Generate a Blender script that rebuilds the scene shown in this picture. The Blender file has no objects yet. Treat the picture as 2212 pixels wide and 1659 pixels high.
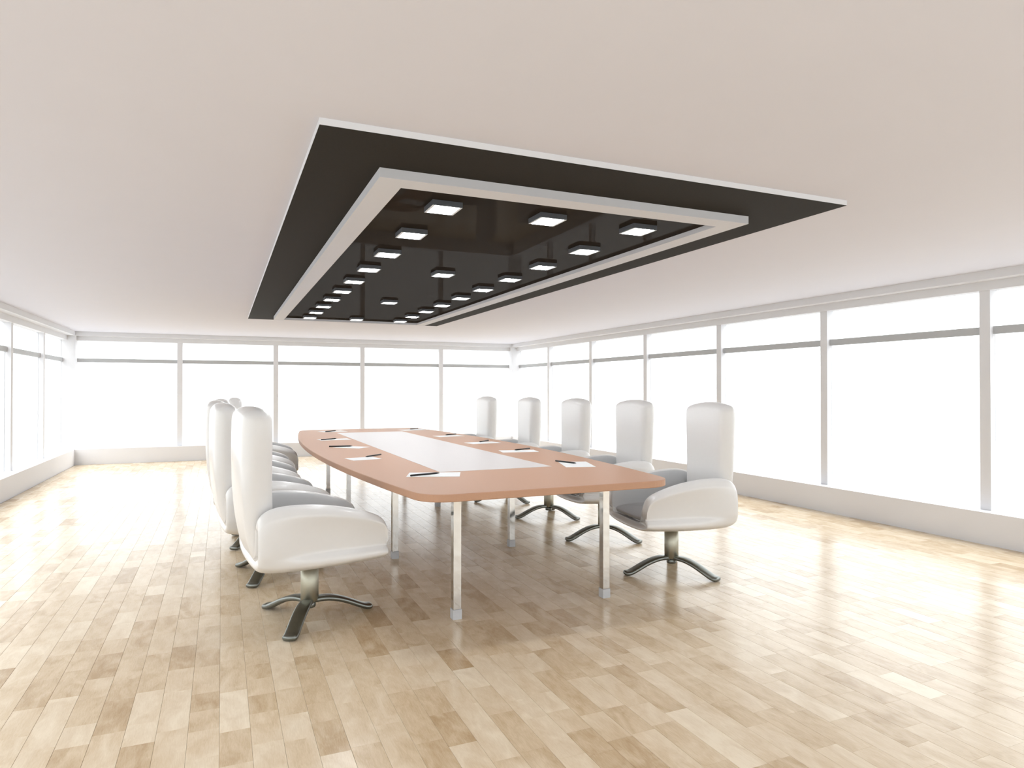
import bpy, bmesh, math, random
from mathutils import Vector, Matrix

# ------------------------------------------------------------------ camera, world, exposure
sc = bpy.context.scene
COL = sc.collection
CAM_H = 1.3
F_PX, YAW, PITCH = 1439.7, 0.4104, 0.0079
cam_d = bpy.data.cameras.new('camera')
cam_d.sensor_width = 36.0
cam_d.lens = 36.0 * F_PX / 2212.0
cam_d.clip_start = 0.05
cam = bpy.data.objects.new('camera', cam_d)
COL.objects.link(cam)
cam.location = (0, 0, CAM_H)
cam.rotation_euler = (math.pi / 2 + PITCH, 0, -YAW)
sc.camera = cam

HORIZON = 2.05                     # overcast sky: three times brighter overhead than at the horizon
world = bpy.data.worlds.new('overcast_sky')
sc.world = world
world.use_nodes = True
wn_, wl_ = world.node_tree.nodes, world.node_tree.links
bg = wn_['Background']
bg.inputs['Color'].default_value = (0.955, 0.985, 1.0, 1)
w_tc = wn_.new('ShaderNodeTexCoord')
w_sep = wn_.new('ShaderNodeSeparateXYZ')
wl_.new(w_tc.outputs['Generated'], w_sep.inputs['Vector'])
w_max = wn_.new('ShaderNodeMath'); w_max.operation = 'MAXIMUM'; w_max.inputs[1].default_value = 0.0
wl_.new(w_sep.outputs['Z'], w_max.inputs[0])
w_mul = wn_.new('ShaderNodeMath'); w_mul.operation = 'MULTIPLY_ADD'
w_mul.inputs[1].default_value = 2.0 * HORIZON
w_mul.inputs[2].default_value = HORIZON
wl_.new(w_max.outputs[0], w_mul.inputs[0])
wl_.new(w_mul.outputs[0], bg.inputs['Strength'])

sc.view_settings.view_transform = 'Standard'
sc.view_settings.look = 'None'
sc.view_settings.exposure = 0.1
sc.view_settings.gamma = 1.0
sc.view_settings.use_curve_mapping = False
try:
    sc.cycles.use_denoising = True
    sc.cycles.max_bounces = 14
    sc.cycles.diffuse_bounces = 3
    sc.cycles.glossy_bounces = 6
    sc.cycles.transparent_max_bounces = 16
    sc.cycles.caustics_reflective = False
    sc.cycles.caustics_refractive = False
    sc.cycles.sample_clamp_indirect = 6.0
except Exception:
    pass

# ------------------------------------------------------------------ room measures (metres)
L, R, F, B, C = -2.309, 5.856, -1.23, 13.451, 2.293     # inner faces of the low walls, ceiling height
SILL = 0.269
CORNICE_Z = 2.222
LINTEL_Z = 2.145
TABLE_Z = 0.7735
TCX, TCY = 1.668, 6.07
random.seed(7)

ORD = ('first', 'second', 'third', 'fourth', 'fifth', 'sixth', 'seventh', 'eighth', 'ninth', 'tenth')

# ------------------------------------------------------------------ helpers
def tag(o, label=None, cat=None, group=None, kind=None):
    if label: o['label'] = label
    if cat: o['category'] = cat
    if group: o['group'] = group
    if kind: o['kind'] = kind
    return o

def empty(name, loc=(0, 0, 0), rz=0.0):
    o = bpy.data.objects.new(name, None)
    o.empty_display_size = 0.1
    COL.objects.link(o)
    o.location = loc
    o.rotation_euler = (0, 0, rz)
    return o

def link(name, me, mat, parent=None):
    o = bpy.data.objects.new(name, me)
    COL.objects.link(o)
    if mat is not None and len(me.materials) == 0:
        for m in (mat if isinstance(mat, (list, tuple)) else [mat]):
            me.materials.append(m)
    if parent is not None:
        o.parent = parent
    return o

def box_bm(bm, x0, x1, y0, y1, z0, z1):
    v = [bm.verts.new(p) for p in ((x0, y0, z0), (x1, y0, z0), (x1, y1, z0), (x0, y1, z0),
                                   (x0, y0, z1), (x1, y0, z1), (x1, y1, z1), (x0, y1, z1))]
    fs = []
    for q in ((3, 2, 1, 0), (4, 5, 6, 7), (0, 1, 5, 4), (1, 2, 6, 5), (2, 3, 7, 6), (3, 0, 4, 7)):
        fs.append(bm.faces.new([v[i] for i in q]))
    return fs

def mesh_from(bm, name, smooth=False):
    me = bpy.data.meshes.new(name)
    bm.normal_update()
    bm.to_mesh(me)
    bm.free()
    if smooth:
        for p in me.polygons:
            p.use_smooth = True
    return me

def box(name, x0, x1, y0, y1, z0, z1, mat, parent=None, bevel=0.0):
    bm = bmesh.new()
    box_bm(bm, x0, x1, y0, y1, z0, z1)
    if bevel > 0:
        bmesh.ops.bevel(bm, geom=bm.edges[:], offset=bevel, segments=2, affect='EDGES', profile=0.5)
    return link(name, mesh_from(bm, name), mat, parent)

def loft(rings, cap=True):
    """rings: list of lists of points, all the same length, each ring closed."""
    bm = bmesh.new()
    vs = [[bm.verts.new(p) for p in r] for r in rings]
    n = len(rings[0])
    for a, b in zip(vs[:-1], vs[1:]):
        for i in range(n):
            bm.faces.new((a[i], a[(i + 1) % n], b[(i + 1) % n], b[i]))
    if cap:
        bm.faces.new(list(reversed(vs[0])))
        bm.faces.new(vs[-1])
    bmesh.ops.recalc_face_normals(bm, faces=bm.faces[:])
    return bm

def subdivided(bm, name, levels):
    """Catmull-Clark surface of bm, baked into a mesh."""
    me = mesh_from(bm, name + '_cage', True)
    o = bpy.data.objects.new(name + '_cage', me)
    COL.objects.link(o)
    m = o.modifiers.new('s', 'SUBSURF')
    m.levels = levels
    m.render_levels = levels
    dg = bpy.context.evaluated_depsgraph_get()
    out = bpy.data.meshes.new_from_object(o.evaluated_get(dg))
    out.name = name
    for p in out.polygons:
        p.use_smooth = True
    bpy.data.objects.remove(o)
    bpy.data.meshes.remove(me)
    return out

def copy_tree(o, parent=None):
    c = o.copy()
    COL.objects.link(c)
    if parent is not None:
        c.parent = parent
        c.matrix_parent_inverse = o.matrix_parent_inverse.copy()
    for ch in list(o.children):
        copy_tree(ch, c)
    return c

# ------------------------------------------------------------------ materials
def new_mat(name):
    m = bpy.data.materials.new(name)
    m.use_nodes = True
    nt = m.node_tree
    b = nt.nodes['Principled BSDF']
    return m, nt, b

def plain(name, col, rough=0.5, metal=0.0, spec=0.5, coat=0.0, coat_rough=0.1, noise=0.0, nscale=40.0, bump=0.0):
    m, nt, b = new_mat(name)
    b.inputs['Base Color'].default_value = (*col, 1)
    b.inputs['Roughness'].default_value = rough
    b.inputs['Metallic'].default_value = metal
    b.inputs['Specular IOR Level'].default_value = spec
    b.inputs['Coat Weight'].default_value = coat
    b.inputs['Coat Roughness'].default_value = coat_rough
    tc = nt.nodes.new('ShaderNodeTexCoord')
    nz = nt.nodes.new('ShaderNodeTexNoise')
    nz.inputs['Scale'].default_value = nscale
    nz.inputs['Detail'].default_value = 4
    nt.links.new(tc.outputs['Object'], nz.inputs['Vector'])
    if noise > 0:
        mix = nt.nodes.new('ShaderNodeMix')
        mix.data_type = 'RGBA'
        mix.inputs['A'].default_value = tuple(c * (1 - noise) for c in col) + (1,)
        mix.inputs['B'].default_value = tuple(min(1, c * (1 + noise)) for c in col) + (1,)
        nt.links.new(nz.outputs['Fac'], mix.inputs['Factor'])
        nt.links.new(mix.outputs['Result'], b.inputs['Base Color'])
    if bump > 0:
        bp = nt.nodes.new('ShaderNodeBump')
        bp.inputs['Strength'].default_value = bump
        bp.inputs['Distance'].default_value = 0.002
        nt.links.new(nz.outputs['Fac'], bp.inputs['Height'])
        nt.links.new(bp.outputs['Normal'], b.inputs['Normal'])
    return m

M = {}
M['ceiling'] = plain('ceiling_paint', (0.69, 0.685, 0.735), 0.9, spec=0.1, noise=0.01, nscale=3)
M['wall'] = plain('wall_paint', (0.735, 0.735, 0.755), 0.85, spec=0.15, noise=0.01, nscale=6)
M['transom'] = plain('grey_painted_metal', (0.47, 0.48, 0.49), 0.5, spec=0.3, noise=0.02, nscale=20)
M['panel_white'] = plain('panel_white_paint', (0.80, 0.80, 0.82), 0.7, spec=0.2, noise=0.01, nscale=8)
M['frame_white'] = plain('frame_grey_white_paint', (0.64, 0.645, 0.67), 0.7, spec=0.2, noise=0.01, nscale=8)
M['panel_dark'] = plain('dark_brown_laminate', (0.034, 0.030, 0.025), 0.7, spec=0.04, noise=0.12, nscale=120)
M['housing'] = plain('dark_grey_metal', (0.085, 0.09, 0.10), 0.45, spec=0.4, noise=0.08, nscale=90)
M['lamp_rim'] = plain('light_grey_metal', (0.70, 0.71, 0.73), 0.4, spec=0.4, noise=0.03, nscale=80)
M['leather'] = plain('white_leather', (0.74, 0.73, 0.72), 0.34, spec=0.5, coat=0.5, coat_rough=0.16, noise=0.015, nscale=30, bump=0.02)
M['interior'] = plain('grey_shell_interior', (0.56, 0.565, 0.57), 0.40, spec=0.4, noise=0.02, nscale=30, bump=0.02)  # inner faces of the seat shell, greyer than its outside
M['cushion'] = plain('dark_grey_cushion', (0.30, 0.295, 0.295), 0.42, spec=0.4, noise=0.03, nscale=30, bump=0.02)  # seat cushion, set darker grey than the shell around it
M['base_metal'] = plain('satin_steel', (0.20, 0.21, 0.195), 0.33, metal=1.0, noise=0.05, nscale=60)
M['column_metal'] = plain('satin_nickel', (0.42, 0.405, 0.33), 0.42, metal=1.0, noise=0.04, nscale=60)
M['chrome'] = plain('polished_chrome', (0.66, 0.65, 0.63), 0.07, metal=1.0, noise=0.03, nscale=25)
M['foot'] = plain('grey_plastic', (0.52, 0.53, 0.55), 0.45, spec=0.4, noise=0.03, nscale=60)
M['paper'] = plain('white_paper', (0.86, 0.865, 0.87), 0.8, spec=0.1, noise=0.01, nscale=30)
M['pen'] = plain('black_plastic', (0.006, 0.006, 0.006), 0.3, spec=0.4, noise=0.1, nscale=60)
M['inset'] = plain('frosted_white_glass', (0.66, 0.625, 0.615), 0.35, spec=0.15, noise=0.01, nscale=12)
M['table'] = plain('pinkish_beech_veneer', (0.53, 0.315, 0.21), 0.42, spec=0.12, noise=0.05, nscale=180)
M['subfloor'] = plain('brown_joint_filler', (0.22, 0.125, 0.06), 0.7, spec=0.2, noise=0.1, nscale=30)

def emissive(name, col, strength):
    m, nt, b = new_mat(name)
    b.inputs['Base Color'].default_value = (0.8, 0.8, 0.8, 1)
    b.inputs['Emission Color'].default_value = (*col, 1)
    b.inputs['Emission Strength'].default_value = strength
    return m
M['lamp'] = emissive('lamp_diffuser', (0.97, 0.985, 1.0), 46.0)

def black_glass():
    m, nt, b = new_mat('black_lacquered_glass')
    out = nt.nodes['Material Output']
    b.inputs['Base Color'].default_value = (0.026, 0.021, 0.017, 1)
    b.inputs['Roughness'].default_value = 0.6
    b.inputs['Specular IOR Level'].default_value = 0.0
    g = nt.nodes.new('ShaderNodeBsdfGlossy')
    g.inputs['Roughness'].default_value = 0.004
    g.inputs['Color'].default_value = (1, 0.97, 0.92, 1)
    mx = nt.nodes.new('ShaderNodeMixShader')
    nz = nt.nodes.new('ShaderNodeTexNoise')
    nz.inputs['Scale'].default_value = 2.0
    mr = nt.nodes.new('ShaderNodeMapRange')
    mr.inputs['To Min'].default_value = 0.017
    mr.inputs['To Max'].default_value = 0.019
    nt.links.new(nz.outputs['Fac'], mr.inputs['Value'])
    nt.links.new(mr.outputs['Result'], mx.inputs['Fac'])
    nt.links.new(b.outputs['BSDF'], mx.inputs[1])
    nt.links.new(g.outputs['BSDF'], mx.inputs[2])
    nt.links.new(mx.outputs['Shader'], out.inputs['Surface'])
    return m
M['black_glass'] = black_glass()

def pane_glass():
    m, nt, b = new_mat('window_glass')
    out = nt.nodes['Material Output']
    nt.nodes.remove(b)
    t = nt.nodes.new('ShaderNodeBsdfTransparent')
    t.inputs['Color'].default_value = (0.985, 0.99, 0.99, 1)
    g = nt.nodes.new('ShaderNodeBsdfGlossy')
    g.inputs['Roughness'].default_value = 0.01
    mx = nt.nodes.new('ShaderNodeMixShader')
    nz = nt.nodes.new('ShaderNodeTexNoise')
    nz.inputs['Scale'].default_value = 0.5
    mr = nt.nodes.new('ShaderNodeMapRange')
    mr.inputs['To Min'].default_value = 0.03
    mr.inputs['To Max'].default_value = 0.035
    nt.links.new(nz.outputs['Fac'], mr.inputs['Value'])
    nt.links.new(mr.outputs['Result'], mx.inputs['Fac'])
    nt.links.new(t.outputs['BSDF'], mx.inputs[1])
    nt.links.new(g.outputs['BSDF'], mx.inputs[2])
    nt.links.new(mx.outputs['Shader'], out.inputs['Surface'])
    return m
M['glass'] = pane_glass()

def plank_wood():
    m, nt, b = new_mat('pale_maple_planks')
    N, K = nt.nodes, nt.links
    at = N.new('ShaderNodeAttribute')
    at.attribute_name = 'tone'
    sep = N.new('ShaderNodeSeparateColor')
    K.new(at.outputs['Color'], sep.inputs['Color'])
    geo = N.new('ShaderNodeNewGeometry')
    off = N.new('ShaderNodeVectorMath'); off.operation = 'SCALE'
    off.inputs['Scale'].default_value = 23.0
    K.new(at.outputs['Color'], off.inputs[0])
    add = N.new('ShaderNodeVectorMath'); add.operation = 'ADD'
    K.new(geo.outputs['Position'], add.inputs[0])
    K.new(off.outputs['Vector'], add.inputs[1])
    # cloudy figure, drawn out along the board
    mp = N.new('ShaderNodeMapping')
    mp.inputs['Scale'].default_value = (13, 5.5, 1)
    K.new(add.outputs['Vector'], mp.inputs['Vector'])
    n1 = N.new('ShaderNodeTexNoise')
    n1.inputs['Scale'].default_value = 1.0
    n1.inputs['Detail'].default_value = 4
    n1.inputs['Distortion'].default_value = 0.9
    K.new(mp.outputs['Vector'], n1.inputs['Vector'])
    # fine cross ripples and grain lines
    mp2 = N.new('ShaderNodeMapping')
    mp2.inputs['Scale'].default_value = (210, 22, 1)
    K.new(add.outputs['Vector'], mp2.inputs['Vector'])
    n2 = N.new('ShaderNodeTexNoise')
    n2.inputs['Scale'].default_value = 1.0
    n2.inputs['Detail'].default_value = 3
    n2.inputs['Distortion'].default_value = 1.2
    K.new(mp2.outputs['Vector'], n2.inputs['Vector'])
    # tone of the board
    ramp = N.new('ShaderNodeValToRGB')
    e = ramp.color_ramp.elements
    e[0].position = 0.0; e[0].color = (0.47, 0.325, 0.18, 1)
    e[1].position = 1.0; e[1].color = (0.83, 0.71, 0.54, 1)
    e2 = ramp.color_ramp.elements.new(0.5); e2.color = (0.68, 0.535, 0.365, 1)
    s1 = N.new('ShaderNodeMath'); s1.operation = 'MULTIPLY_ADD'      # (n1-.5)*a
    s1.inputs[1].default_value = 1.0
    s1.inputs[2].default_value = -0.5
    K.new(n1.outputs['Fac'], s1.inputs[0])
    s2 = N.new('ShaderNodeMath'); s2.operation = 'MULTIPLY_ADD'
    s2.inputs[1].default_value = 0.5
    s2.inputs[2].default_value = -0.25
    K.new(n2.outputs['Fac'], s2.inputs[0])
    a1 = N.new('ShaderNodeMath'); a1.operation = 'ADD'
    K.new(s1.outputs[0], a1.inputs[0]); K.new(s2.outputs[0], a1.inputs[1])
    a2 = N.new('ShaderNodeMath'); a2.operation = 'ADD'; a2.use_clamp = True
    K.new(a1.outputs[0], a2.inputs[0]); K.new(sep.outputs['Red'], a2.inputs[1])
    K.new(a2.outputs[0], ramp.inputs['Fac'])
    K.new(ramp.outputs['Color'], b.inputs['Base Color'])
    b.inputs['Roughness'].default_value = 0.23
    b.inputs['Specular IOR Level'].default_value = 0.42
    bp = N.new('ShaderNodeBump')
    bp.inputs['Strength'].default_value = 0.04
    bp.inputs['Distance'].default_value = 0.002
    K.new(n2.outputs['Fac'], bp.inputs['Height'])
    K.new(bp.outputs['Normal'], b.inputs['Normal'])
    return m
M['plank'] = plank_wood()

# ------------------------------------------------------------------ floor of single planks
floor = box('floor', L - 0.25, R + 0.25, F - 0.25, B + 0.25, -0.12, -0.0035, M['subfloor'])
tag(floor, 'floor of pale maple planks laid lengthwise', kind='structure')

def plank_mesh(name, specs):
    """specs: (x0, x1, y0, y1, tone rgb); boards with a slightly eased top edge."""
    verts, faces, cols = [], [], []
    c = 0.0007
    for x0, x1, y0, y1, t in specs:
        k = len(verts)
        verts += [(x0, y0, -0.006), (x1, y0, -0.006), (x1, y1, -0.006), (x0, y1, -0.006),
                  (x0, y0, -c), (x1, y0, -c), (x1, y1, -c), (x0, y1, -c),
                  (x0 + c, y0 + c * .4, 0), (x1 - c, y0 + c * .4, 0), (x1 - c, y1 - c * .4, 0), (x0 + c, y1 - c * .4, 0)]
        for q in ((0, 1, 5, 4), (1, 2, 6, 5), (2, 3, 7, 6), (3, 0, 4, 7),
                  (4, 5, 9, 8), (5, 6, 10, 9), (6, 7, 11, 10), (7, 4, 8, 11), (8, 9, 10, 11), (3, 2, 1, 0)):
            faces.append([k + i for i in q])
        cols += [t] * 12
    me = bpy.data.meshes.new(name)
    me.from_pydata(verts, [], faces)
    ca = me.color_attributes.new('tone', 'FLOAT_COLOR', 'POINT')
    flat = []
    for t in cols:
        flat += [t[0], t[1], t[2], 1.0]
    ca.data.foreach_set('color', flat)
    me.materials.append(M['plank'])
    me.update()
    return me

PW = 0.1093
specs = []
k0 = int(math.floor((L - 0.0) / PW)) - 1
x = -0.005 + k0 * PW
while x < R:
    xa, xb = max(x, L), min(x + PW, R)
    if xb - xa > 0.01:
        y = F - random.uniform(0, 0.3)
        while y < B:
            ln = random.choice((0.17, 0.21, 0.25, 0.30, 0.36, 0.44))
            ya, yb = max(y, F), min(y + ln, B)
            if yb - ya > 0.004:
                r = random.random()
                tone = random.gauss(0.50, 0.17)
                specs.append((xa + 0.0004, xb - 0.0004, ya + 0.00015, yb - 0.00015,
                              (min(0.95, max(0.06, tone)), random.random(), random.random())))
            y += ln
    x += PW

fw = Vector((math.sin(YAW) * math.cos(PITCH), math.cos(YAW) * math.cos(PITCH), math.sin(PITCH)))
rt = Vector((math.cos(YAW), -math.sin(YAW), 0))
up = rt.cross(fw)
def px(p):
    d = Vector(p) - Vector((0, 0, CAM_H))
    z = d.dot(fw)
    if z < 0.1:
        return None
    return 1106 + F_PX * d.dot(rt) / z, 829.5 - F_PX * d.dot(up) / z, z
def shown(s):
    q = px(((s[0] + s[1]) / 2, (s[2] + s[3]) / 2, 0))
    if q is None or not (-20 < q[0] < 2232 and q[1] < 1675):
        return 0.0
    return (s[1] - s[0]) * (s[3] - s[2]) / q[2] ** 3
order = sorted(specs, key=shown, reverse=True)
for s in order[:300]:
    cx, cy = (s[0] + s[1]) / 2, (s[2] + s[3]) / 2
    me = plank_mesh('plank', [(s[0] - cx, s[1] - cx, s[2] - cy, s[3] - cy, s[4])])
    o = link('plank', me, None, floor)
    o.location = (cx, cy, 0)
rest = link('planking', plank_mesh('planking', order[300:]), None, floor)
rest['kind'] = 'stuff'

# pale paved ground outside
M['ground'] = plain('pale_paving', (0.44, 0.44, 0.44), 0.9, spec=0.1, noise=0.04, nscale=0.6)
g = box('ground', -220, 220, -220, 220, -0.9, -0.6, M['ground'])
tag(g, 'pale paved ground outside the windows', kind='structure')

# ------------------------------------------------------------------ ceiling and walls of windows
ceil = box('ceiling', L - 0.25, R + 0.25, F - 0.25, B + 0.25, C, C + 0.15, M['ceiling'])
tag(ceil, 'plain matt white ceiling', kind='structure')

D_LINT, D_MULL, D_BACK, D_TRAN, D_PANE = 0.118, 0.135, 0.23, 0.175, 0.20
MW = 0.088
TR0, TR1 = 1.772, 1.838

def wall(side, label, along0, along1, place, centres, posts):
    """place(u0,u1,d0,d1,z0,z1) -> box extents, u along the wall, d depth outward from the room face."""
    w = box('wall_' + side, *place(along0, along1, 0.0, 0.23, -0.0035, SILL), M['wall'])
    tag(w, label, kind='structure')
    box('lintel', *place(along0, along1, D_LINT, 0.23, LINTEL_Z, C), M['wall'], w)
    for c in centres:
        box('mullion', *place(c - MW / 2, c + MW / 2, D_MULL, D_BACK, SILL, LINTEL_Z), M['wall'], w)
    return w

def xr(u0, u1, d0, d1, z0, z1): return (R + d0, R + d1, u0, u1, z0, z1)
def xl(u0, u1, d0, d1, z0, z1): return (L - d1, L - d0, u0, u1, z0, z1)
def yb(u0, u1, d0, d1, z0, z1): return (u0, u1, B + d0, B + d1, z0, z1)
def yf(u0, u1, d0, d1, z0, z1): return (u0, u1, F - d1, F - d0, z0, z1)

ys = [3.617 + 1.667 * k for k in range(-2, 6)]
xs = [-0.707 + 1.6585 * k for k in range(4)]
wr = wall('right', 'low white wall under a long run of tall windows', F - 0.0, B + 0.0, xr, ys, None)
wl = wall('left', 'low white wall under windows opposite the long table side', F, B, xl, ys, None)
wb = wall('back', 'low white wall under five tall windows at the end of the room', L, R, yb, xs, None)
wf = wall('front', 'low white wall under windows behind the table head', L, R, yf, xs, None)
for (x0, x1, y0, y1, par) in ((L - 0.23, L, B, B + 0.23, wb), (R, R + 0.23, B, B + 0.23, wb),
                              (L - 0.23, L, F - 0.23, F, wf), (R, R + 0.23, F - 0.23, F, wf)):
    box('corner_post', x0, x1, y0, y1, -0.0035, C, M['wall'], par)

# cornice boards round the ceiling
for n, (lab, e) in enumerate((('white cornice board along the long window wall', (R, R + D_LINT, F, B)),
                              ('white cornice board above the five end windows', (L, R, B, B + D_LINT)),
                              ('white cornice board above the windows across from the long wall', (L - D_LINT, L, F, B)),
                              ('white cornice board over the windows behind the table head', (L, R, F - D_LINT, F)))):
    t = box('trim_%d' % (n + 1), *e, CORNICE_Z, C, M['wall'])
    tag(t, lab, kind='structure')

wn = 0
def windows(place, centres, a0, a1, what):
    global wn
    edges = [a0] + [v for c in centres for v in (c - MW / 2, c + MW / 2)] + [a1]
    for i in range(0, len(edges), 2):
        wn += 1
        u0, u1 = edges[i], edges[i + 1]
        e = place(u0, u1, D_TRAN, D_TRAN + 0.03, SILL, LINTEL_Z)
        cx, cy = (e[0] + e[1]) / 2, (e[2] + e[3]) / 2
        w = empty('window_%d' % wn, (cx, cy, SILL))
        tag(w, what(i // 2, len(edges) // 2), kind='structure')
        for nm, d0, d1, z0, z1, mt in (('transom', D_TRAN, D_TRAN + 0.032, TR0, TR1, M['transom']),
                                       ('pane', D_PANE - 0.003, D_PANE + 0.003, SILL, TR0, M['glass']),
                                       ('pane', D_PANE - 0.003, D_PANE + 0.003, TR1, LINTEL_Z, M['glass'])):
            q = place(u0, u1, d0, d1, z0, z1)
            box(nm, q[0] - cx, q[1] - cx, q[2] - cy, q[3] - cy, q[4] - SILL, q[5] - SILL, mt, w)
windows(xr, ys, F, B, lambda i, n: 'tall window of the long window wall, %s from the five-window wall' % ORD[n - 1 - i])
windows(yb, xs, L, R, lambda i, n: 'tall window of the five-window end wall, %s from the long window wall' % ORD[n - 1 - i])
windows(xl, ys, F, B, lambda i, n: 'tall window facing the long window wall, %s from the five-window wall' % ORD[n - 1 - i])
windows(yf, xs, L, R, lambda i, n: 'tall window facing the five-window wall, %s from the long window wall' % ORD[n - 1 - i])

# ------------------------------------------------------------------ dropped ceiling panel
PX0, PX1, PY0, PY1 = 0.323, 3.010, 2.504, 9.806
IX0, IX1, IY0, IY1 = 0.626, 2.695, 2.881, 9.376
OX0, OX1, OY0, OY1 = 0.750, 2.571, 3.003, 9.330
ZB, ZF, ZG = 2.267, 2.224, 2.252      # outer board underside, frame underside, glass underside
panel = empty('ceiling_panel', (TCX, TCY + 0.08, C))
tag(panel, 'dropped dark brown ceiling panel with white frame around black glass, above the table', 'ceiling panel')
def ring_mesh(name, o, i, z0, z1, mat, parent, org):
    bm = bmesh.new()
    def q(r, z):
        return [bm.verts.new((a - org[0], b - org[1], z - org[2])) for a, b in ((r[0], r[2]), (r[1], r[2]), (r[1], r[3]), (r[0], r[3]))]
    ob, ib, ot, it = q(o, z0), q(i, z0), q(o, z1), q(i, z1)
    for k in range(4):
        j = (k + 1) % 4
        bm.faces.new((ob[k], ib[k], ib[j], ob[j]))
        bm.faces.new((ot[k], ot[j], it[j], it[k]))
        bm.faces.new((ob[k], ob[j], ot[j], ot[k]))
        bm.faces.new((ib[k], it[k], it[j], ib[j]))
    bmesh.ops.recalc_face_normals(bm, faces=bm.faces[:])
    return link(name, mesh_from(bm, name), mat, parent)
org = tuple(panel.location)
ring_mesh('white_edge', (PX0, PX1, PY0, PY1), (PX0 + 0.012, PX1 - 0.012, PY0 + 0.012, PY1 - 0.012), ZB, C, M['panel_white'], panel, org)
def pbox(nm, x0, x1, y0, y1, z0, z1, mat):
    return box(nm, x0 - org[0], x1 - org[0], y0 - org[1], y1 - org[1], z0 - org[2], z1 - org[2], mat, panel)
ring_mesh('dark_board', (PX0 + 0.0005, PX1 - 0.0005, PY0 + 0.0005, PY1 - 0.0005), (OX0 + 0.02, OX1 - 0.02, OY0 + 0.02, OY1 - 0.02), ZB - 0.0012, ZB + 0.008, M['panel_dark'], panel, org)
ring_mesh('frame', (IX0, IX1, IY0, IY1), (OX0, OX1, OY0, OY1), ZF, ZB - 0.0012, M['frame_white'], panel, org)
gl = pbox('glass_panel', OX0 + 0.0005, OX1 - 0.0005, OY0 + 0.0005, OY1 - 0.0005, ZG, ZG + 0.012, M['black_glass'])
gl['label'] = 'glossy black glass panel'

# square downlights on the glass
LS = 0.158
light0 = empty('ceiling_light', (0, 0, 0))
hz = ZG - ZF - 0.0006
h2 = LS / 2
# housing box open below, with a grey rim and a lit diffuser
ring_mesh('housing', (-h2, h2, -h2, h2), (-h2 + .004, h2 - .004, -h2 + .004, h2 - .004), -hz, 0.0, M['housing'], light0, (0, 0, 0))
i2 = h2 - 0.0135
ring_mesh('rim', (-h2 + .0005, h2 - .0005, -h2 + .0005, h2 - .0005), (-i2, i2, -i2 - .008, i2 + .008), -hz - 0.0008, -hz + 0.003, M['lamp_rim'], light0, (0, 0, 0))
box('diffuser', -i2, i2, -i2 - .008, i2 + .008, -hz, -hz + 0.003, M['lamp'], light0)
first = True
for k in range(10):
    for cidx, X in enumerate((1.044, 1.645, 2.238)):
        if cidx == 1 and k % 3:
            continue
        o = light0 if first else copy_tree(light0)
        first = False
        o.location = (X, 3.29 + 0.6325 * k, ZG)
        if cidx == 1:
            tag(o, 'square downlight in the middle row of four, %s from the five-window wall' % ORD[3 - k // 3], 'ceiling light', 'downlights on the black glass panel')
        else:
            tag(o, 'square downlight in the side row %s the long windows, %s from the five-window wall'
                % ('nearer' if cidx == 2 else 'farther from', ORD[9 - k]), 'ceiling light', 'downlights on the black glass panel')

# ------------------------------------------------------------------ conference table
HL = 2.885
def half_w(y):
    return 0.965 - 0.165 * (y / 2.5) ** 2
def table_outline(inset=0.0, n=28, r=0.16):
    """boat-shaped plan with rounded corners, counter-clockwise."""
    hl = HL - inset
    ym = hl - r
    side = [(half_w(-ym + 2 * ym * i / n) - inset, -ym + 2 * ym * i / n) for i in range(n + 1)]
    p0, p2 = Vector(side[-1]), Vector((half_w(hl) - inset - r, hl))
    p1 = Vector((half_w(hl) - inset, hl))
    corner = []
    for i in range(1, 13):
        t = i / 12
        q = p0 * (1 - t) ** 2 + p1 * (2 * t * (1 - t)) + p2 * t * t
        corner.append((q.x, q.y))
    right = [(p[0], -p[1]) for p in reversed(corner)] + side + corner
    return right + [(-p[0], -p[1]) for p in right]

table = empty('conference_table', (TCX, TCY, 0))
tag(table, 'long boat-shaped beech conference table with white inset and chrome legs', 'table')
TT = 0.04
bv = 0.004
rings = [[(x, y, z) for x, y in table_outline(i)] for i, z in
         ((bv, TABLE_Z - TT), (0, TABLE_Z - TT + bv), (0, TABLE_Z - bv), (bv * .3, TABLE_Z - bv * .3), (bv, TABLE_Z))]
bm = loft(rings)
link('table_top', mesh_from(bm, 'table_top'), M['table'], table)
IN = (-0.397, 0.397, -2.005, 2.12)
o = box('inset_panel', IN[0], IN[1], IN[2], IN[3], TABLE_Z - 0.002, TABLE_Z + 0.0012, M['inset'], table, bevel=0.0008)
o['label'] = 'long white frosted inset panel'
def leg_pair():
    me_leg = None
    for yy in (3.605, 5.072, 7.125, 8.59):
        for xx in (1.2225, 2.2):
            if me_leg is None:
                a = box('leg', -0.023, 0.023, -0.023, 0.023, 0.056, TABLE_Z - TT, M['chrome'], table, bevel=0.0012)
                me_leg = a.data
                b_ = box('foot', -0.0265, 0.0265, -0.0265, 0.0265, 0.0, 0.056, M['foot'], a, bevel=0.001)
                me_foot = b_.data
            else:
                a = link('leg', me_leg, None, table)
                b_ = link('foot', me_foot, None, a)
            a.location = (xx - TCX, yy - TCY, 0)
leg_pair()

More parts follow.
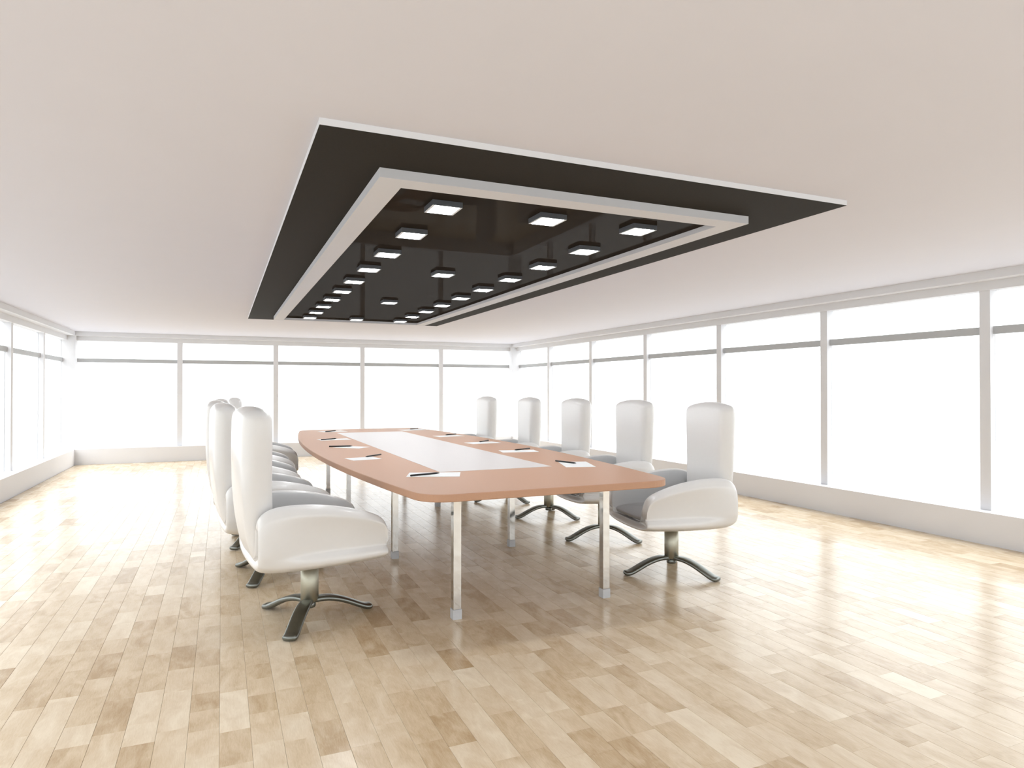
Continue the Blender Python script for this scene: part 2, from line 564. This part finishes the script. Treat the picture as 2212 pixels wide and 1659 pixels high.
# ------------------------------------------------------------------ swivel chairs
def seat_shell_mesh():
    # x, bottom z, arm top z, outer half width, pan z, inner half-width ratio
    st = [(-0.300, 0.400, 0.545, 0.265, 0.425),
          (-0.334, 0.378, 0.590, 0.300, 0.410),
          (-0.330, 0.348, 0.645, 0.323, 0.405),
          (-0.280, 0.333, 0.690, 0.332, 0.405),
          (-0.190, 0.328, 0.703, 0.335, 0.405),
          (-0.060, 0.326, 0.698, 0.336, 0.408),
          (0.070, 0.328, 0.680, 0.336, 0.410),
          (0.190, 0.333, 0.650, 0.335, 0.412),
          (0.285, 0.338, 0.615, 0.333, 0.412),
          (0.335, 0.342, 0.585, 0.331, 0.410),
          (0.352, 0.350, 0.535, 0.328, 0.405),
          (0.356, 0.364, 0.465, 0.318, 0.405),
          (0.325, 0.395, 0.425, 0.285, 0.405)]
    rings = []
    for x, zb, at, w, pan in st:
        hgt = at - zb
        def zz(t): return zb + t
        cr = min(0.432, zb + .5 * hgt)            # crease between the lower roll and the arm panel
        ah = at - cr
        k = min(1.0, max(0.0, (x + 0.27) / 0.22))  # the crease fades out towards the rear
        def m(lo, hi): return (lo + (hi - lo) * k) * w
        half = [(0, zb), (.45 * w, zb + .002), (.80 * w, zb + min(.014, .1 * hgt)), (m(.91, .945), zb + min(.038, .18 * hgt)),
                (m(.96, .995), zb + .55 * (cr - zb)), (m(.985, .98), cr - .16 * (cr - zb)), (m(1.0, .925), cr), (m(1.01, .91), cr + .05 * ah), (m(1.015, .915), cr + .14 * ah), (m(1.01, .94), cr + .5 * ah),
                (m(.995, .985), at - .30 * ah), (m(.985, 1.0), at - .215 * ah), (m(.965, .985), at - .165 * ah), (.935 * w, at - .06 * ah), (.87 * w, at), (.79 * w, at - .02 * hgt), (.735 * w, at - .13 * hgt),
                (.70 * w, max(pan, at - .5 * hgt)), (.66 * w, min(pan + .03, max(pan, at - .7 * hgt))), (.55 * w, pan), (0, pan)]
        ring = [(x, y, z) for y, z in half] + [(x, -y, z) for y, z in reversed(half[1:-1])]
        rings.append(ring)
    bm = loft(rings)
    bm.verts.ensure_lookup_table()
    n = len(rings[0])
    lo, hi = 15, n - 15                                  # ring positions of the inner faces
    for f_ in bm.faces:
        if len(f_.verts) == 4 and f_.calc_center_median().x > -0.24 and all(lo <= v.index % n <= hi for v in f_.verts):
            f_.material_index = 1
    return subdivided(bm, 'seat_shell', 2)

def cushion_mesh():
    rings = []
    for z, k, fx in ((0.404, 0.90, 0.0), (0.418, 0.985, 0.0), (0.443, 1.0, 0.006), (0.463, 0.985, 0.0), (0.473, 0.93, -0.004), (0.476, 0.6, -0.01)):
        ring = []
        n = 28
        for i in range(n):
            a = 2 * math.pi * i / n
            c_, s_ = math.cos(a), math.sin(a)
            ex = 0.22
            X = math.copysign(abs(c_) ** ex, c_)
            Y = math.copysign(abs(s_) ** ex, s_)
            xx = 0.05 + 0.292 * X * k + fx + (0.016 * (1 - Y * Y) if X > 0 else 0)
            drop = 0.02 * max(0, X) ** 2 * (1 if z > .45 else 0)
            ring.append((xx, 0.232 * Y * k, z - drop))
        rings.append(ring)
    return subdivided(loft(rings), 'seat_cushion', 1)

def rounded_box(hx, hy, hz, r, nx, ny, nz):
    """box centred on the origin with rounded edges, as a quad grid."""
    bm = bmesh.new()
    def cut(h, n):                                  # finer steps inside the rounding
        e = [-h, -h + r * .3, -h + r * .65, -h + r]
        mid = [-h + r + (2 * h - 2 * r) * i / n for i in range(1, n)]
        return e + mid + [-v for v in reversed(e)]
    cx_, cy_, cz_ = cut(hx, nx), cut(hy, ny), cut(hz, nz)
    seen = {}
    def v(p):
        key = tuple(round(c, 6) for c in p)
        if key not in seen:
            core = Vector([max(-h + r, min(h - r, c)) for c, h in zip(p, (hx, hy, hz))])
            d = Vector(p) - core
            q = Vector(p)
            if d.length > 1e-9:
                n_out = sum(1 for c in d if abs(c) > 1e-9)
                if n_out > 1:
                    mx = max(abs(c) for c in d)
                    q = core + d.normalized() * mx
            seen[key] = bm.verts.new(q)
        return seen[key]
    def face(A, B_, f):
        for i in range(len(A) - 1):
            for j in range(len(B_) - 1):
                bm.faces.new([v(f(A[i], B_[j])), v(f(A[i + 1], B_[j])), v(f(A[i + 1], B_[j + 1])), v(f(A[i], B_[j + 1]))])
    for sg in (-1, 1):
        face(cx_, cy_, lambda a, b_: (a, b_, sg * hz))
        face(cy_, cz_, lambda a, b_: (sg * hx, a, b_))
        face(cx_, cz_, lambda a, b_: (a, sg * hy, b_))
    bmesh.ops.recalc_face_normals(bm, faces=bm.faces[:])
    return bm

def backrest_mesh():
    # height, front x, rear x, half width
    tab = [(0.31, -0.200, -0.265, 0.170), (0.35, -0.202, -0.295, 0.190), (0.42, -0.212, -0.335, 0.204), (0.50, -0.224, -0.360, 0.214),
           (0.62, -0.236, -0.378, 0.226), (0.78, -0.243, -0.389, 0.236), (0.94, -0.244, -0.392, 0.244), (1.08, -0.243, -0.391, 0.250), (1.215, -0.243, -0.390, 0.252)]
    z0, z1 = 0.336, 1.209
    hx, hy, hz = 0.074, 0.25, (z1 - z0) / 2
    bm = rounded_box(hx, hy, hz, 0.052, 3, 10, 22)
    for v in bm.verts:
        z = v.co.z + (z0 + z1) / 2
        for (za, fa, ra, wa), (zb, fb, rb, wb_) in zip(tab[:-1], tab[1:]):
            if za <= z <= zb + 1e-6:
                break
        t = min(1, max(0, (z - za) / (zb - za)))
        f_, r_, w_ = fa + (fb - fa) * t, ra + (rb - ra) * t, wa + (wb_ - wa) * t
        X, Y = v.co.x / hx, v.co.y / hy
        bulge = 0.010 * (1 - Y * Y) * (1 if X < 0 else -0.6) * max(0, min(1, (z - .45) / .3)) * max(0, min(1, (1.17 - z) / .1))
        crown = 0.030 * Y * Y * max(0, min(1, (z - 0.95) / 0.26)) + 0.012 * max(0, X) * max(0, min(1, (z - 1.13) / 0.08))
        v.co = Vector(((f_ + r_) / 2 + (f_ - r_) / 2 * X - bulge, w_ * Y * (1 - 0.12 * max(0, -X) ** 2), z - crown))
    return subdivided(bm, 'backrest', 1)

def revolve(prof, name, n=32):
    rings = [[(r * math.cos(2 * math.pi * i / n), r * math.sin(2 * math.pi * i / n), z) for i in range(n)] for r, z in prof]
    return mesh_from(loft(rings), name, True)

def chair_leg_mesh():
    path = [(0.015, 0.100), (0.05, 0.107), (0.10, 0.106), (0.16, 0.092), (0.22, 0.068), (0.275, 0.040), (0.315, 0.022), (0.338, 0.017), (0.366, 0.017)]
    rings = []
    n = 16
    for k, (r, z) in enumerate(path):
        a = path[max(0, k - 1)]; b_ = path[min(len(path) - 1, k + 1)]
        t = Vector((b_[0] - a[0], 0, b_[1] - a[1])).normalized()
        nrm = Vector((-t.z, 0, t.x))
        hw = 0.040 if k > 1 else 0.034
        th = 0.016
        ring = []
        for i in range(n):
            q = 2 * math.pi * i / n
            c_, s_ = math.cos(q), math.sin(q)
            Y = math.copysign(abs(c_) ** .55, c_) * hw
            Zn = math.copysign(abs(s_) ** .75, s_) * th
            ring.append((r + nrm.x * Zn, Y, z + nrm.z * Zn))
        rings.append(ring)
    return subdivided(loft(rings), 'leg', 1)

chair0 = empty('swivel_chair', (0, 0, 0))
link('seat_shell', seat_shell_mesh(), [M['leather'], M['interior']], chair0)['label'] = 'white leather shell with grey lining'
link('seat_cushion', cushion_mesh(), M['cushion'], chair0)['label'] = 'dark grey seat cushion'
link('backrest', backrest_mesh(), M['leather'], chair0)
col_o = link('column', revolve([(0.044, 0.100), (0.049, 0.104), (0.049, 0.331)], 'column'), M['column_metal'], chair0)
link('hub', revolve([(0.018, 0.062), (0.030, 0.064), (0.034, 0.070), (0.034, 0.1)], 'hub'), M['base_metal'], chair0)
lm = chair_leg_mesh()
for k in range(3):
    lo = link('leg', lm, M['base_metal'], chair0)
    lo.rotation_euler = (0, 0, 2 * math.pi / 3 * k)

spots = []
for k, (x, y, a) in enumerate(((2.94, 3.91, 172), (3.066, 5.037, 177.6), (3.072, 6.118, 178.2), (3.03, 7.19, 176), (2.915, 8.27, 180))):
    spots.append((x, y, a, ('white leather swivel chair on the long-window side, %s from the five-window wall' % ORD[4 - k]),
                  'swivel chairs on the long-window side'))
for k, (x, y, a) in enumerate(((0.46, 3.94, 7), (0.327, 5.0, 5.5), (0.278, 6.135, -2), (0.315, 7.2, 0), (0.455, 8.28, -1))):
    spots.append((x, y, a, ('white leather swivel chair across from the long windows, %s from the five-window wall' % ORD[4 - k]),
                  'swivel chairs across from the long windows'))
for i, (x, y, a, lab, grp) in enumerate(spots):
    o = chair0 if i == 0 else copy_tree(chair0)
    o.location = (x, y, 0)
    o.rotation_euler = (0, 0, math.radians(a))
    tag(o, lab, 'chair', grp)

# ------------------------------------------------------------------ sheets of paper and pens
TH = 0.0012
def paper(cx, cy, sx, sy, ang, lab):
    o = box('sheet_of_paper', -sx / 2, sx / 2, -sy / 2, sy / 2, 0, TH, M['paper'])
    o.location = (cx, cy, TABLE_Z + 0.0002)
    o.rotation_euler = (0, 0, math.radians(ang))
    tag(o, lab, 'paper', 'sheets of paper on the table')

def pen_mesh():
    prof = [(0.0042, 0.0), (0.0056, 0.002), (0.0056, 0.182), (0.0046, 0.190), (0.0016, 0.205), (0.0008, 0.208)]
    n = 16
    rings = [[(z, r * math.cos(2 * math.pi * i / n), r * math.sin(2 * math.pi * i / n)) for i in range(n)] for r, z in prof]
    return mesh_from(loft(rings), 'pen', True)
PEN = pen_mesh()
PEN.materials.append(M['pen'])
def pen(p0, p1, lab):
    o = link('pen', PEN, None)
    o.location = (p0[0], p0[1], TABLE_Z + 0.0002 + TH + 0.0056)
    o.rotation_euler = (0, 0, math.atan2(p1[1] - p0[1], p1[0] - p0[0]))
    tag(o, lab, 'pen', 'black pens on the table')

sheets = (
    ('L', 5, (1.20, 3.963, 0.32, 0.20, -20.4), ((1.042, 3.928), (1.242, 3.984))),
    ('L', 4, (0.983, 5.088, 0.225, 0.195, 10), ((1.167, 5.306), (1.015, 5.164))),
    ('L', 3, (1.081, 6.133, 0.28, 0.185, -45), ((0.894, 6.228), (1.098, 6.196))),
    ('L', 2, (1.079, 7.148, 0.315, 0.195, 5.6), ((0.939, 7.089), (1.118, 7.208))),
    ('L', 1, (1.267, 8.53, 0.31, 0.21, 16), ((1.168, 8.43), (1.316, 8.572))),
    ('R', 5, (2.279, 4.107, 0.33, 0.205, 72), ((2.226, 4.322), (2.289, 4.116))),
    ('R', 4, (2.313, 5.177, 0.31, 0.195, -11.3), ((2.486, 5.322), (2.300, 5.232))),
    ('R', 3, (2.351, 6.126, 0.31, 0.20, 6.9), ((2.487, 6.317), (2.338, 6.181))),
    ('R', 2, (2.34, 7.166, 0.31, 0.20, 7.0), ((2.501, 7.381), (2.333, 7.261))),
    ('R', 1, (2.264, 8.436, 0.33, 0.21, 14), ((2.40, 8.66), (2.254, 8.52))))
for s, k, p, q in sheets:
    side = 'on the long-window table edge' if s == 'R' else 'on the far-from-long-windows table edge'
    paper(*p, 'white sheet of paper %s, %s from the five-window wall' % (side, ORD[k - 1]))
    pen(*q, 'black pen on paper %s, %s from the five-window wall' % (side, ORD[k - 1]))
